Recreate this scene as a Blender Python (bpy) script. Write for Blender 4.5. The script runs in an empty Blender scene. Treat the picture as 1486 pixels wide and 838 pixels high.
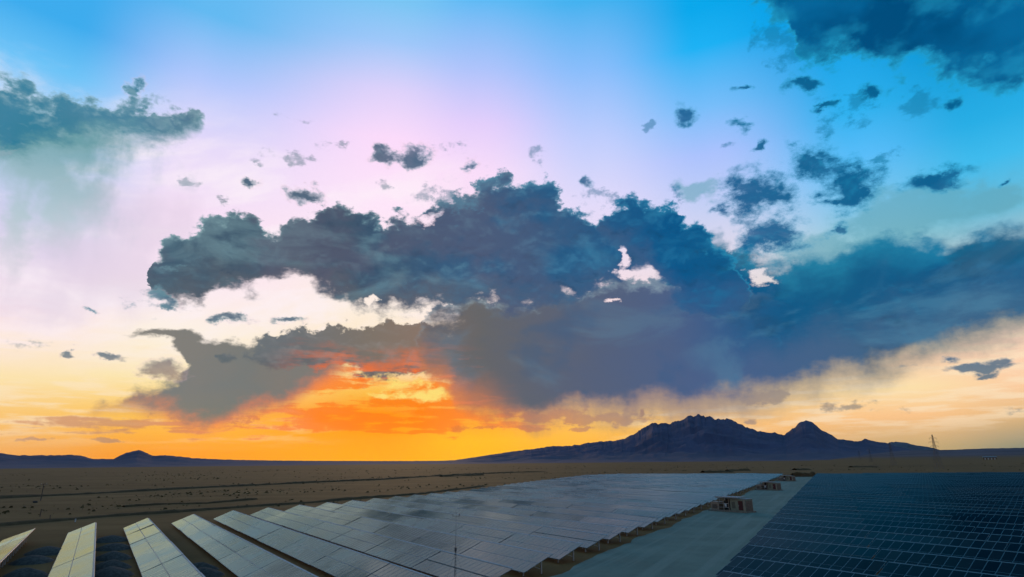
import bpy, bmesh, math, random
from math import radians as RD, sin, cos, tan, pi
from mathutils import Vector, Matrix, noise as mnoise
from mathutils.bvhtree import BVHTree

S = bpy.context.scene
C = S.collection
random.seed(7)

# ------------------------------------------------------------------ camera
CAM_H = 11.914
cam = bpy.data.cameras.new('camera')
cam.sensor_width = 36.0
cam.lens = 36.0 * 836.3 / 1486.0
cam.clip_start = 0.5
cam.clip_end = 200000.0
camo = bpy.data.objects.new('camera', cam)
C.objects.link(camo)
camo.location = (0, 0, CAM_H)
camo.rotation_euler = (Matrix.Rotation(RD(90 + 16.709), 3, 'X') @ Matrix.Rotation(RD(-0.5915), 3, 'Z')).to_euler()
S.camera = camo
S.view_settings.view_transform = 'Standard'
S.view_settings.look = 'None'
S.view_settings.exposure = 0.0
S.view_settings.gamma = 1.0
S.render.engine = 'CYCLES'
S.cycles.use_denoising = True
S.cycles.use_adaptive_sampling = True
S.cycles.adaptive_threshold = 0.015
S.cycles.max_bounces = 5
S.cycles.diffuse_bounces = 2
S.cycles.glossy_bounces = 2
S.cycles.volume_bounces = 0

SUN_AZ, SUN_EL = -9.5, 3.0       # degrees: azimuth clockwise from +Y, height above the plain

def lin(c):
    return tuple(((v / 255.0) / 12.92 if v / 255.0 <= 0.04045 else ((v / 255.0 + 0.055) / 1.055) ** 2.4) for v in c[:3]) + (1.0,)

def hexc(s):
    return tuple(int(s[i:i + 2], 16) for i in (0, 2, 4))

# ------------------------------------------------------------------ small node language
class G:
    """builds nodes in one tree; values are sockets or numbers"""
    def __init__(self, tree):
        self.t = tree
    def new(self, typ, **kw):
        n = self.t.nodes.new(typ)
        for k, v in kw.items():
            setattr(n, k, v)
        return n
    def put(self, sock, v):
        if isinstance(v, bpy.types.NodeSocket):
            self.t.links.new(v, sock)
        else:
            sock.default_value = v
    def m(self, op, a, b=None, c=None, clamp=False):
        n = self.new('ShaderNodeMath', operation=op, use_clamp=clamp)
        self.put(n.inputs[0], a)
        if b is not None: self.put(n.inputs[1], b)
        if c is not None: self.put(n.inputs[2], c)
        return n.outputs[0]
    def add(self, a, b): return self.m('ADD', a, b)
    def sub(self, a, b): return self.m('SUBTRACT', a, b)
    def mul(self, a, b): return self.m('MULTIPLY', a, b)
    def div(self, a, b): return self.m('DIVIDE', a, b)
    def mx(self, a, b): return self.m('MAXIMUM', a, b)
    def mn(self, a, b): return self.m('MINIMUM', a, b)
    def inv(self, a): return self.m('SUBTRACT', 1.0, a)
    def mad(self, a, b, c): return self.m('MULTIPLY_ADD', a, b, c)
    def ss(self, x, lo, hi, a=0.0, b=1.0, kind='SMOOTHSTEP'):
        n = self.new('ShaderNodeMapRange', interpolation_type=kind)
        n.clamp = True
        self.put(n.inputs[0], x); self.put(n.inputs[1], lo); self.put(n.inputs[2], hi)
        self.put(n.inputs[3], a); self.put(n.inputs[4], b)
        return n.outputs[0]
    def mix(self, f, a, b, blend='MIX'):
        n = self.new('ShaderNodeMix', data_type='RGBA', blend_type=blend)
        n.clamp_factor = True
        self.put(n.inputs[0], f); self.put(n.inputs[6], a); self.put(n.inputs[7], b)
        return n.outputs[2]
    def ramp(self, f, stops):
        n = self.new('ShaderNodeValToRGB')
        e = n.color_ramp.elements
        while len(e) < len(stops): e.new(0.5)
        for i, (p, c) in enumerate(stops):
            e[i].position = p; e[i].color = c
        self.put(n.inputs[0], f)
        return n.outputs[0]
    def curve(self, f, pts):
        n = self.new('ShaderNodeFloatCurve')
        cv = n.mapping.curves[0]
        cv.points[0].location = pts[0]; cv.points[1].location = pts[-1]
        for p in pts[1:-1]: cv.points.new(*p)
        for p in cv.points: p.handle_type = 'VECTOR'
        n.mapping.update()
        self.put(n.inputs[1], f)
        return n.outputs[0]
    def noise(self, vec, scale, detail=4.0, rough=0.55, dist=0.0, color=False):
        n = self.new('ShaderNodeTexNoise')
        self.put(n.inputs['Vector'], vec)
        n.inputs['Scale'].default_value = scale
        n.inputs['Detail'].default_value = detail
        n.inputs['Roughness'].default_value = rough
        n.inputs['Distortion'].default_value = dist
        return n.outputs[1] if color else n.outputs[0]
    def vm(self, op, a, b=None, c=None):
        n = self.new('ShaderNodeVectorMath', operation=op)
        self.put(n.inputs[0], a)
        if b is not None: self.put(n.inputs[1], b)
        if c is not None: self.put(n.inputs[2], c)
        return n.outputs[1] if op in ('LENGTH', 'DISTANCE', 'DOT_PRODUCT') else n.outputs[0]
    def sep(self, v):
        n = self.new('ShaderNodeSeparateXYZ'); self.put(n.inputs[0], v); return n.outputs
    def comb(self, x, y, z=0.0):
        n = self.new('ShaderNodeCombineXYZ')
        self.put(n.inputs[0], x); self.put(n.inputs[1], y); self.put(n.inputs[2], z)
        return n.outputs[0]

# ------------------------------------------------------------------ sky: an evening sky laid out by compass direction and height
world = bpy.data.worlds.new('World')
S.world = world
world.use_nodes = True
wt = world.node_tree
for n in list(wt.nodes): wt.nodes.remove(n)
g = G(wt)
D = g.new('ShaderNodeTexCoord').outputs['Generated']
dx, dy, dz = g.sep(D)
deg = 180.0 / pi
az0 = g.mul(g.m('ARCTAN2', dx, dy), deg)
el0 = g.mul(g.m('ARCSINE', g.mn(g.mx(dz, -1.0), 1.0)), deg)
Dn = g.vm('MULTIPLY', D, (1.0, 1.0, 1.55))
wn = g.noise(Dn, 15.0, 5.0, 0.6, color=True)
wr, wg, wb = g.sep(wn)
low_calm = g.ss(el0, 0.5, 14.0, 0.35, 1.0)             # shapes sit flatter and calmer near the horizon
az = g.add(az0, g.mul(g.mul(g.sub(wr, 0.5), 5.0), low_calm))
el = g.add(el0, g.mul(g.mul(g.sub(wg, 0.5), 4.2), low_calm))
P2 = g.comb(az, el)
AZ0, AZ1 = -50.0, 50.0
EL0, EL1 = -5.0, 45.0
ta = g.ss(az, AZ0, AZ1, kind='LINEAR')
ta0 = g.ss(az0, AZ0, AZ1, kind='LINEAR')
te0 = g.ss(el0, 0.0, 45.0, kind='LINEAR')
fine = g.noise(Dn, 26.0, 9.0, 0.66)
bil = g.noise(Dn, 13.0, 5.0, 0.52)
bil_up = g.noise(g.vm('ADD', Dn, (-0.004, -0.010, 0.030)), 13.0, 4.0, 0.50)
big = g.noise(g.vm('MULTIPLY', D, (1.0, 1.0, 2.6)), 5.5, 6.0, 0.56, 0.6)
broad = g.noise(Dn, 7.0, 4.0, 0.55)
bulge = g.sub(bil, bil_up)
fn = g.sub(fine, 0.5)
def domes(vec):
    n = g.new('ShaderNodeTexVoronoi', voronoi_dimensions='2D', feature='F1', normalize=True)
    g.put(n.inputs['Vector'], vec)
    n.inputs['Scale'].default_value = 1.0
    n.inputs['Detail'].default_value = 2.6
    n.inputs['Roughness'].default_value = 0.52
    n.inputs['Lacunarity'].default_value = 2.2
    return n.outputs['Distance']
azw = g.add(az0, g.mul(g.sub(wr, 0.5), 3.0)); elw = g.add(el0, g.mul(g.sub(wg, 0.5), 3.0))
QV = g.comb(g.mul(azw, 0.27), g.mul(elw, 0.36))
dm = domes(QV)
dm_up = domes(g.vm('ADD', QV, (0.0, 0.16, 0.0)))
puff = g.sub(0.33, dm)                       # positive on the swelling of each billow
lit = g.sub(dm_up, dm)                       # its upper shoulder
streak = g.noise(g.vm('MULTIPLY', D, (1.0, 1.0, 0.22)), 15.0, 5.0, 0.55)
flat = g.noise(g.vm('MULTIPLY', D, (1.0, 1.0, 9.0)), 11.0, 5.0, 0.55)

def azr(f, stops):
    return g.ramp(f, [((a - AZ0) / (AZ1 - AZ0), lin(hexc(c))) for a, c in stops])
def elr(stops):
    return g.ramp(te0, [(max(0, e) / 45.0, lin(c)) for e, c in stops])
def crv(f, pts):
    pts = [((a - AZ0) / (AZ1 - AZ0), (e - EL0) / (EL1 - EL0)) for a, e in pts]
    if pts[0][0] > 0: pts = [(0.0, pts[0][1])] + pts
    if pts[-1][0] < 1: pts = pts + [(1.0, pts[-1][1])]
    return g.mad(g.curve(f, pts), EL1 - EL0, EL0)

# clear air, column by column across the view, low to high
COLS = [(-42.3, [(0.85, (255, 180, 90)), (3.8, (255, 203, 118)), (6.3, (255, 229, 172)), (8.82, (255, 234, 220)), (11.36, (252, 224, 230)), (13.91, (236, 218, 238)), (18.98, (205, 208, 236)), (27.32, (150, 204, 248)), (29.66, (110, 196, 248)), (33.29, (62, 172, 238))]), (-31.8, [(0.83, (255, 160, 32)), (4.18, (255, 200, 90)), (7.03, (255, 232, 172)), (11.08, (255, 243, 228)), (15.75, (253, 232, 244)), (21.55, (248, 226, 247)), (27.21, (230, 218, 250)), (32.62, (178, 200, 253)), (37.7, (100, 186, 242))]), (-12.9, [(0.61, (255, 172, 0)), (2.61, (255, 162, 0)), (4.52, (255, 150, 12)), (6.45, (255, 190, 70)), (9.06, (255, 225, 150)), (14.37, (255, 240, 225)), (24.34, (255, 230, 250)), (30.76, (252, 220, 251)), (35.06, (222, 210, 251)), (39.15, (160, 200, 250)), (42.47, (122, 197, 244))]), (-3.8, [(0.54, (255, 186, 20)), (1.94, (255, 190, 24)), (4.52, (255, 160, 60)), (7.16, (255, 190, 100)), (14.59, (255, 236, 225)), (28.11, (250, 222, 250)), (32.63, (228, 207, 252)), (37.55, (175, 196, 252)), (43.28, (95, 186, 245))]), (9.1, [(0.86, (255, 180, 60)), (3.08, (255, 196, 90)), (5.66, (255, 212, 132)), (14.33, (250, 225, 225)), (24.42, (228, 220, 250)), (30.92, (192, 206, 254)), (37.05, (138, 190, 252)), (42.73, (68, 178, 240))]), (21.1, [(1.01, (250, 180, 100)), (2.82, (255, 196, 122)), (6.52, (255, 222, 155)), (16.67, (238, 224, 230)), (23.01, (198, 209, 245)), (27.96, (172, 195, 254)), (32.14, (120, 190, 250)), (37.24, (30, 178, 245)), (40.45, (10, 168, 236))]), (34.0, [(0.78, (205, 174, 118)), (3.23, (255, 200, 140)), (5.44, (255, 226, 172)), (7.96, (255, 212, 178)), (17.6, (150, 202, 212)), (20.41, (130, 198, 232)), (24.84, (90, 190, 250)), (28.59, (48, 178, 240)), (36.16, (0, 156, 228))]), (42.4, [(0.61, (138, 144, 120)), (3.06, (232, 188, 130)), (5.04, (255, 206, 160)), (8.05, (255, 214, 186)), (18.15, (110, 188, 215)), (22.11, (64, 188, 238)), (25.02, (40, 174, 230)), (32.39, (0, 148, 212))])]
sky = elr(COLS[0][1])
for (a0, _), (a1, st) in zip(COLS[:-1], COLS[1:]):
    sky = g.mix(g.ss(az0, a0, a1), sky, elr(st))

CORE = azr(ta, [(-46, '2f7c98'), (-36, '3f7d96'), (-30, '46647a'), (-17, '465f75'), (-4, '3b6484'), (6, '2a628c'), (17, '155f92'), (30, '08608f'), (44, '005a8c')])
LOWC = azr(ta, [(-44, '8fb0b0'), (-30, '5d6b70'), (-20, '68686a'), (-10, '70655f'), (-2, '636469'), (10, '515f76'), (25, '445d80'), (36, '35618a'), (44, '2c658f')])
RIM = azr(ta, [(-44, 'a9c9cf'), (-26, '86aab0'), (-14, '7fa9b4'), (0, '6fa6bf'), (12, '3f97bb'), (28, '1f97c0'), (44, '24a0cc')])
HOT = azr(ta, [(-44, 'e09f74'), (-34, 'cf9266'), (-26, 'e8885a'), (-18, 'ff7f1c'), (-9, 'ff8000'), (0, 'f78a44'), (9, 'd99a6e'), (20, 'c39c7c'), (32, 'a99a80'), (44, '8c9484')])
sun_d = g.vm('LENGTH', g.vm('MULTIPLY', g.vm('SUBTRACT', g.comb(az0, el0), (-9.2, 5.2, 0)), (1 / 8.5, 1 / 6.0, 0)))
near_sun = g.ss(sun_d, 0.15, 1.25, 1.0, 0.0)

def blobs(lst, p=None, smooth=0.0):
    p = p or P2
    acc = None
    for a, e, ra, re in lst:
        l = g.vm('LENGTH', g.vm('MULTIPLY_ADD', p, (1 / ra, 1 / re, 0), (-a / ra, -e / re, 0)))
        acc = l if acc is None else (g.m('SMOOTH_MIN', acc, l, smooth) if smooth else g.mn(acc, l))
    return g.inv(acc)

wisp = g.noise(g.vm('MULTIPLY', g.comb(g.add(az0, g.mul(el0, 0.5)), g.sub(el0, g.mul(az0, 0.25))), (0.05, 0.16, 0.0)), 1.0, 6.0, 0.62, 0.4)
wz = g.mul(g.mul(g.ss(el0, 5.0, 13.0), g.ss(el0, 33.0, 24.0)), g.ss(az0, 6.0, -8.0))
sky = g.mix(g.mul(g.ss(wisp, 0.44, 0.66, 0.0, 0.75), wz), sky, lin((255, 244, 250)))
lowisp = g.mul(g.mul(g.ss(el0, 1.0, 3.5), g.ss(el0, 12.0, 7.0)), g.mx(g.ss(az0, -14.0, -24.0), g.ss(az0, 6.0, 14.0)))
sky = g.mix(g.mul(g.ss(flat, 0.46, 0.64, 0.0, 0.6), lowisp), sky, lin((255, 232, 196)))
# thin veils and shafts of rain under the left cloud, pale mottling at right
veil_l = blobs([(-43.27, 22.73, 3.69, 4.49), (-39.98, 24.58, 6.87, 2.6), (-43.04, 17.46, 1.59, 6.04), (-39.55, 19.98, 4.02, 4.24)])
va = g.mul(g.ss(g.add(veil_l, g.mul(g.sub(streak, 0.5), 2.4)), -0.05, 0.8), 0.9)
sky = g.mix(va, sky, g.ramp(te0, [(0.25, lin((236, 216, 230))), (0.42, lin((176, 200, 208))), (0.56, lin((104, 160, 168)))]))
veil_m = blobs([(-36.75, 14.95, 6.99, 4.4), (-35.01, 19.31, 5.98, 3.93), (-40.32, 12.14, 4.16, 2.61), (-32.85, 15.59, 5.62, 1.27)])
sky = g.mix(g.mul(g.ss(g.add(veil_m, g.mul(g.sub(streak, 0.45), 1.6)), 0.0, 0.9), 0.45), sky, lin((216, 200, 222)))
veil_r = blobs([(37.32, 19.27, 8.0, 2.99), (42.35, 19.01, 2.45, 2.03), (29.13, 18.03, 6.11, 2.39), (19.45, 24.98, 3.01, 1.26), (31.63, 16.37, 6.29, 2.33)])
sky = g.mix(g.mul(g.ss(g.add(veil_r, g.mul(fn, 1.3)), 0.0, 0.6), 0.65), sky, lin((98, 165, 184)))

# glowing orange bars close to the sun
bars = blobs([(-14.78, 4.49, 13.63, 1.65), (-21.11, 6.87, 6.52, 2.48), (-9.71, 6.15, 7.86, 1.96), (-30.0, 3.05, 8.53, 0.9), (-6.33, 3.88, 6.59, 1.04), (-1.67, 5.17, 4.03, 1.45), (1.0, 3.31, 4.0, 0.52)])
ba = g.ss(g.add(g.mn(bars, 0.6), g.add(g.mul(g.sub(flat, 0.5), 3.6), g.mul(fn, 2.0))), 0.0, 0.6)
sky = g.mix(g.mul(ba, 0.85), sky, HOT)
glow = blobs([(-10.27, 7.13, 3.03, 0.98), (-7.99, 6.36, 2.0, 0.66), (-11.94, 6.32, 2.21, 0.45), (5.08, 5.87, 2.68, 0.66)])
sky = g.mix(g.ss(g.add(g.mn(glow, 0.5), g.add(g.mul(fn, 3.4), g.mul(puff, 0.8))), -0.05, 0.75), sky, lin((255, 222, 118)))
lowc = blobs([(3.69, 4.25, 3.67, 0.72), (7.66, 3.86, 4.92, 0.65), (1.69, 4.48, 2.68, 0.92), (1.66, 2.98, 2.66, 0.26), (6.63, 2.98, 1.45, 0.26), (29.91, 4.07, 2.32, 0.79), (23.04, 5.31, 2.57, 0.79), (21.89, 2.99, 0.8, 0.36), (-38.91, 2.04, 1.62, 0.15), (-34.15, 1.9, 1.37, 0.16), (-27.53, 3.91, 4.23, 0.46), (-3.0, 3.09, 2.66, 0.26)])
sky = g.mix(g.mul(g.ss(g.add(lowc, g.mul(fn, 4.0)), 0.0, 0.55), 0.8), sky, g.mix(0.25, HOT, LOWC))

# smooth grey anvil, lower left
t3 = crv(ta, [(-36.8, 1.87), (-36.75, 3.32), (-36.31, 4.13), (-35.07, 4.82), (-33.73, 5.16), (-32.93, 6.2), (-31.26, 6.58), (-29.96, 7.18), (-29.43, 8.27), (-28.9, 10.27), (-26.74, 10.7), (-20.88, 10.79), (-18.99, 10.45), (-16.37, 9.27), (-12.44, 8.4), (-7.08, 7.16)])
b3 = crv(ta0, [(-37.15, 3.93), (-35.34, 3.68), (-34.26, 4.04), (-32.62, 4.1), (-30.57, 3.49), (-28.93, 2.62), (-27.31, 2.18), (-26.32, 2.77), (-25.06, 3.61), (-23.17, 4.24), (-21.48, 4.64), (-19.23, 6.05), (-17.48, 7.3), (-15.03, 8.34), (-7.15, 9.82)])
a3 = g.mul(g.ss(g.add(g.sub(t3, el), g.mul(fn, 2.2)), -0.2, 0.9),
           g.ss(g.add(g.sub(el0, b3), g.mul(g.sub(streak, 0.5), 2.0)), -0.7, 1.3))
t3b = crv(ta, [(-34.72, 8.43), (-34.51, 10.71), (-32.94, 11.12), (-30.61, 11.07), (-27.86, 10.73), (-25.63, 10.85), (-23.3, 10.89), (-21.47, 10.63), (-19.91, 6.91)])
b3b = crv(ta, [(-35.17, 11.21), (-34.34, 10.56), (-32.78, 10.09), (-31.38, 9.18), (-30.11, 8.22), (-29.05, 7.41), (-27.88, 6.59), (-22.28, 6.83), (-20.25, 10.7)])
a3 = g.mx(a3, g.mul(g.ss(g.sub(t3b, el), 0.0, 0.5), g.ss(g.sub(el, b3b), 0.0, 0.5)))
c3 = g.mix(g.ss(g.add(g.sub(el0, b3), g.mul(fn, 4.0)), -0.4, 2.4), g.mix(0.35, HOT, lin((255, 130, 80))), azr(ta0, [(-42, '9a8f84'), (-32, '83807a'), (-24, '7d7b75'), (-18, '8a7c70'), (-12, 'c98a58')]))
c3 = g.mix(g.ss(broad, 0.62, 0.35, 0.0, 0.3), c3, lin((104, 122, 126)))
sky = g.mix(g.mul(a3, g.ss(az0, -13.0, -18.0, 0.0, 1.0)), sky, c3)

# the great dark banks, from the farthest to the nearest
soft = crv(ta0, [(-50, 0.35), (-14, 0.35), (-8, 0.6), (-3, 1.5), (10, 1.9), (25, 2.2), (35, 1.6), (50, 1.4)])
holes = blobs([(-8.84, 23.56, 1.74, 1.27), (12.0, 17.52, 1.86, 0.74), (11.66, 19.57, 0.7, 0.94), (24.59, 15.91, 1.48, 0.75), (-13.81, 14.99, 0.67, 0.93), (22.84, 19.54, 1.24, 0.76), (-22.87, 15.36, 2.07, 0.76), (20.81, 22.4, 0.91, 1.27), (9.34, 24.43, 0.87, 0.8), (10.32, 15.27, 0.96, 0.34)])
no_hole = g.inv(g.ss(g.add(g.add(holes, g.mul(fn, 3.0)), g.mul(puff, -1.2)), 0.0, 0.6))
bm = crv(ta, [(-33.93, 14.25), (-32.9, 13.23), (-31.43, 13.12), (-29.36, 13.67), (-28.38, 14.64), (-26.66, 14.59), (-24.93, 14.9), (-23.82, 15.65), (-22.65, 16.15), (-20.73, 15.82), (-18.76, 15.2), (-16.78, 14.81), (-15.39, 13.71), (-13.75, 13.99), (-12.72, 13.57), (-10.64, 12.43), (-9.2, 10.46), (-8.12, 8.47), (-6.42, 7.69), (-5.38, 6.17), (-4.36, 5.84), (-1.67, 5.69), (2.37, 4.99), (5.07, 5.61), (9.08, 5.84), (13.65, 6.03), (16.8, 5.84), (19.89, 6.14), (22.91, 6.6), (25.81, 7.02), (28.64, 7.71), (31.27, 7.82), (32.8, 7.96), (33.86, 8.42), (36.37, 9.25), (38.66, 9.48), (40.87, 9.95), (42.36, 10.07)])
rain = g.mul(g.mul(g.sub(streak, 0.5), 1.5), soft)
dn = g.add(g.sub(el, bm), g.add(g.mul(fn, 1.6), rain))
low_edge = g.ss(dn, g.mul(soft, -1.9), g.mad(soft, 0.1, 0.2))
SLATE = azr(ta, [(-20, '6b6a6c'), (-11, '776a64'), (-3, '666668'), (8, '56617a'), (20, '48608a'), (32, '416486'), (44, '38668a')])
TEAL = azr(ta, [(-20, '5c7a8c'), (0, '4a7fa0'), (14, '347f9e'), (30, '2484a6'), (44, '1a7aa4')])
DEEP = azr(ta, [(-44, '2f6f88'), (-30, '40586c'), (-17, '40566b'), (-4, '365c80'), (6, '265a84'), (17, '0c5688'), (30, '145a84'), (44, '0a5686')])
def bank_(T, B, ka, wa, bot=None, kb=1.0, wb=0.5):
    t = crv(ta, T)
    u = g.add(g.sub(t, el), g.add(g.mul(puff, 5.2 * ka), g.mul(fn, 3.4 * ka + 0.6)))
    if bot is None:
        b = crv(ta, B)
        l = g.add(g.sub(el, b), g.add(g.mul(puff, 2.6 * kb), g.mul(fn, 3.6 * kb)))
        low = g.ss(l, 0.0, wb)
    else:
        l, low = dn, bot
    return u, l, g.mul(g.mul(g.ss(u, 0.0, wa), low), no_hole)
# A: the broad smooth bank at right
u, l, a = bank_([(10.3, 4.32), (12.87, 12.77), (14.53, 16.66), (16.91, 20.42), (19.03, 21.35), (21.32, 21.17), (23.08, 19.95), (24.45, 18.47), (26.17, 17.77), (27.41, 18.2), (30.33, 18.48), (33.09, 18.6), (35.64, 18.34), (37.94, 17.52), (40.15, 16.98), (41.91, 16.97), (42.59, 17.16), (43.8, 16.78)], None, .35, 1.8, bot=low_edge)
c = g.mix(g.ss(g.add(u, g.mul(g.sub(big, 0.5), 5.0)), 0.3, 4.2), TEAL, DEEP)
c = g.mix(g.ss(g.add(l, g.mul(g.sub(big, 0.5), 4.0)), 5.5, 0.8), c, SLATE)
c = g.mix(g.ss(big, 0.47, 0.64, 0.0, 0.34), c, g.mix(0.5, RIM, lin((120, 140, 150))))
c = g.mix(g.ss(g.add(broad, g.mul(fn, 0.3)), 0.50, 0.36, 0.0, 0.42), c, lin((26, 62, 92)))
c = g.mix(g.ss(lit, 0.05, 0.3, 0.0, 0.22), c, RIM)
c = g.mix(g.ss(l, 0.9, -0.8, 0.0, 0.75), c, g.mix(0.45, HOT, lin((150, 150, 140))))
sky = g.mix(a, sky, c)
# long bank in front of it, lit orange from below on the sun side
t4 = crv(ta, [(-27.88, 6.59), (-27.53, 9.0), (-26.07, 9.83), (-24.44, 10.56), (-22.71, 10.93), (-22.05, 11.61), (-20.4, 12.3), (-18.54, 12.54), (-16.61, 12.52), (-14.69, 13.08), (-12.7, 13.3), (-9.98, 12.99), (-7.23, 13.05), (-4.45, 12.54), (-1.66, 9.83), (-0.33, 4.5)])
b4 = crv(ta, [(-28.34, 10.14), (-27.35, 8.89), (-24.77, 8.44), (-23.28, 7.96), (-21.22, 8.06), (-20.04, 8.42), (-17.57, 8.39), (-14.96, 7.31), (-12.4, 7.75), (-9.79, 8.32), (-7.1, 8.15), (-4.38, 7.16), (-1.66, 7.15), (-0.25, 12.54)])
a4 = g.mul(g.ss(g.add(g.sub(t4, el), g.add(g.mul(fn, 3.0), g.mul(puff, 2.6))), 0.0, 0.4), g.ss(g.add(g.sub(el, b4), g.mul(fn, 4.5)), 0.0, 0.8))
h4 = g.ss(g.sub(el, b4), 0.0, 3.2)
c4 = g.mix(h4, LOWC, azr(ta0, [(-32, '7c8283'), (-22, '6c7276'), (-14, '7f7469'), (-8, '8b7568')]))
c4 = g.mix(g.mul(g.ss(az0, -24.0, -14.0), g.mul(g.inv(h4), g.ss(g.add(flat, g.mul(fn, 0.6)), 0.38, 0.60))), c4, lin((252, 118, 46)))
c4 = g.mix(g.ss(lit, -0.05, 0.25, 0.0, 0.42), c4, lin((150, 146, 144)))
sky = g.mix(a4, sky, c4)

# B: grey rain-bearing bank in the middle
u, l, a = bank_([(-13.19, 4.51), (-11.78, 8.42), (-10.44, 11.1), (-9.31, 13.28), (-7.29, 15.22), (-3.07, 16.1), (1.2, 15.8), (6.2, 16.62), (9.76, 17.4), (14.6, 17.46), (17.87, 16.69), (20.94, 15.39), (23.94, 14.73), (26.71, 13.44), (29.19, 11.3)], None, .55, .5, bot=low_edge)
c = g.mix(g.ss(g.add(u, g.mul(g.sub(big, 0.5), 2.0)), 0.1, 1.3), g.mix(0.55, SLATE, lin((150, 172, 184))), SLATE)
c = g.mix(g.ss(big, 0.48, 0.66, 0.0, 0.30), c, g.mix(0.5, TEAL, lin((120, 140, 155))))
c = g.mix(g.ss(broad, 0.50, 0.34, 0.0, 0.35), c, DEEP)
c = g.mix(g.mul(g.mul(near_sun, g.ss(l, 3.0, 0.0)), 0.75), c, lin((248, 140, 62)))
c = g.mix(g.mul(near_sun, g.ss(g.add(flat, g.mul(fn, 0.8)), 0.54, 0.70, 0.0, 0.55)), c, lin((240, 132, 88)))
c = g.mix(g.mul(g.ss(l, 0.8, -1.0, 0.0, 0.7), g.ss(az0, -3.0, 4.0)), c, g.mix(0.5, HOT, lin((150, 145, 140))))
sky = g.mix(g.mul(a, g.mul(g.ss(az0, 27.0, 15.0), g.ss(g.add(az0, g.mul(fn, 14.0)), -13.0, -5.5))), sky, c)
# C: the dark towering bank, upper left to centre, D: the nearer tower beside it
for T_, B_, kk in (([(-33.4, 10.84), (-33.35, 15.38), (-33.21, 17.19), (-32.47, 18.21), (-31.78, 19.05), (-30.56, 20.17), (-29.22, 21.63), (-27.96, 22.28), (-26.46, 22.41), (-24.86, 21.98), (-24.13, 21.07), (-22.93, 21.68), (-21.42, 22.71), (-19.55, 23.91), (-18.6, 24.61), (-17.18, 24.12), (-15.74, 23.34), (-14.38, 23.86), (-13.28, 23.35), (-11.49, 23.01), (-10.42, 23.21), (-9.03, 24.62), (-7.61, 26.21), (-6.11, 25.54), (-4.62, 25.91), (-3.13, 27.2), (-1.62, 27.74), (-0.63, 28.2), (0.65, 27.33), (2.55, 27.49), (4.06, 27.25), (5.3, 26.33), (5.99, 25.17), (6.91, 24.18), (7.85, 23.86), (8.83, 23.26), (10.1, 22.71), (11.83, 21.9), (14.22, 21.02), (16.84, 19.76), (17.77, 15.71)], [(-33.93, 14.25), (-32.9, 13.23), (-31.43, 13.12), (-29.36, 13.67), (-28.38, 14.64), (-26.66, 14.59), (-24.93, 14.9), (-23.82, 15.65), (-22.65, 16.15), (-20.73, 15.82), (-18.76, 15.2), (-16.78, 14.81), (-15.39, 13.71), (-13.75, 13.99), (-12.72, 13.57), (-10.02, 13.93), (-7.27, 14.61), (-3.06, 14.8), (1.18, 14.37), (4.0, 14.38), (6.84, 15.1), (9.68, 16.05), (12.54, 17.35), (15.35, 18.26), (17.51, 19.69), (18.31, 20.91)], 0.0), ([(7.95, 16.41), (8.77, 22.12), (9.73, 23.67), (10.57, 24.34), (11.68, 24.58), (13.15, 25.03), (14.58, 25.08), (16.27, 24.3), (17.27, 23.92), (18.16, 22.63), (19.1, 21.99), (20.27, 20.66), (21.67, 18.8), (22.7, 16.99), (23.52, 13.82), (23.76, 8.77)], [(8.28, 22.49), (9.28, 21.08), (11.3, 19.46), (13.98, 18.18), (15.74, 15.23), (17.54, 13.43), (20.01, 12.77), (22.55, 13.29), (23.9, 14.41), (24.86, 16.19)], 1.0)):
    u, l, a = bank_(T_, B_, 1.0, .75, kb=.9, wb=1.5)
    hh = g.ss(g.add(l, g.mul(g.sub(broad, 0.5), 3.0)), 0.2, 4.5)
    c = g.mix(hh, g.mix(0.55, SLATE, DEEP), DEEP)
    c = g.mix(g.mul(g.ss(g.add(lit, g.mul(bulge, 0.5)), -0.02, 0.26, 0.0, 0.62), g.mad(hh, 0.7, 0.3)), c, g.mix(0.35, CORE, RIM))
    c = g.mix(g.ss(g.add(lit, g.mul(bulge, 0.5)), -0.05, -0.25, 0.0, 0.5), c, g.mix(0.5, DEEP, lin((22, 44, 72))))
    c = g.mix(g.ss(big, 0.50, 0.66, 0.0, 0.30), c, RIM)
    c = g.mix(g.ss(u, 1.3, 0.2, 0.0, 0.70), c, RIM)
    c = g.mix(g.mul(g.ss(broad, 0.46, 0.62, 0.0, 0.42), g.ss(az0, 14.0, -4.0)), c, lin((98, 92, 112)))
    c = g.mix(g.ss(l, 0.8, 0.0, 0.0, 0.45), c, g.mix(0.5, RIM, lin((150, 150, 150))))
    sky = g.mix(a, sky, c)

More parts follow.
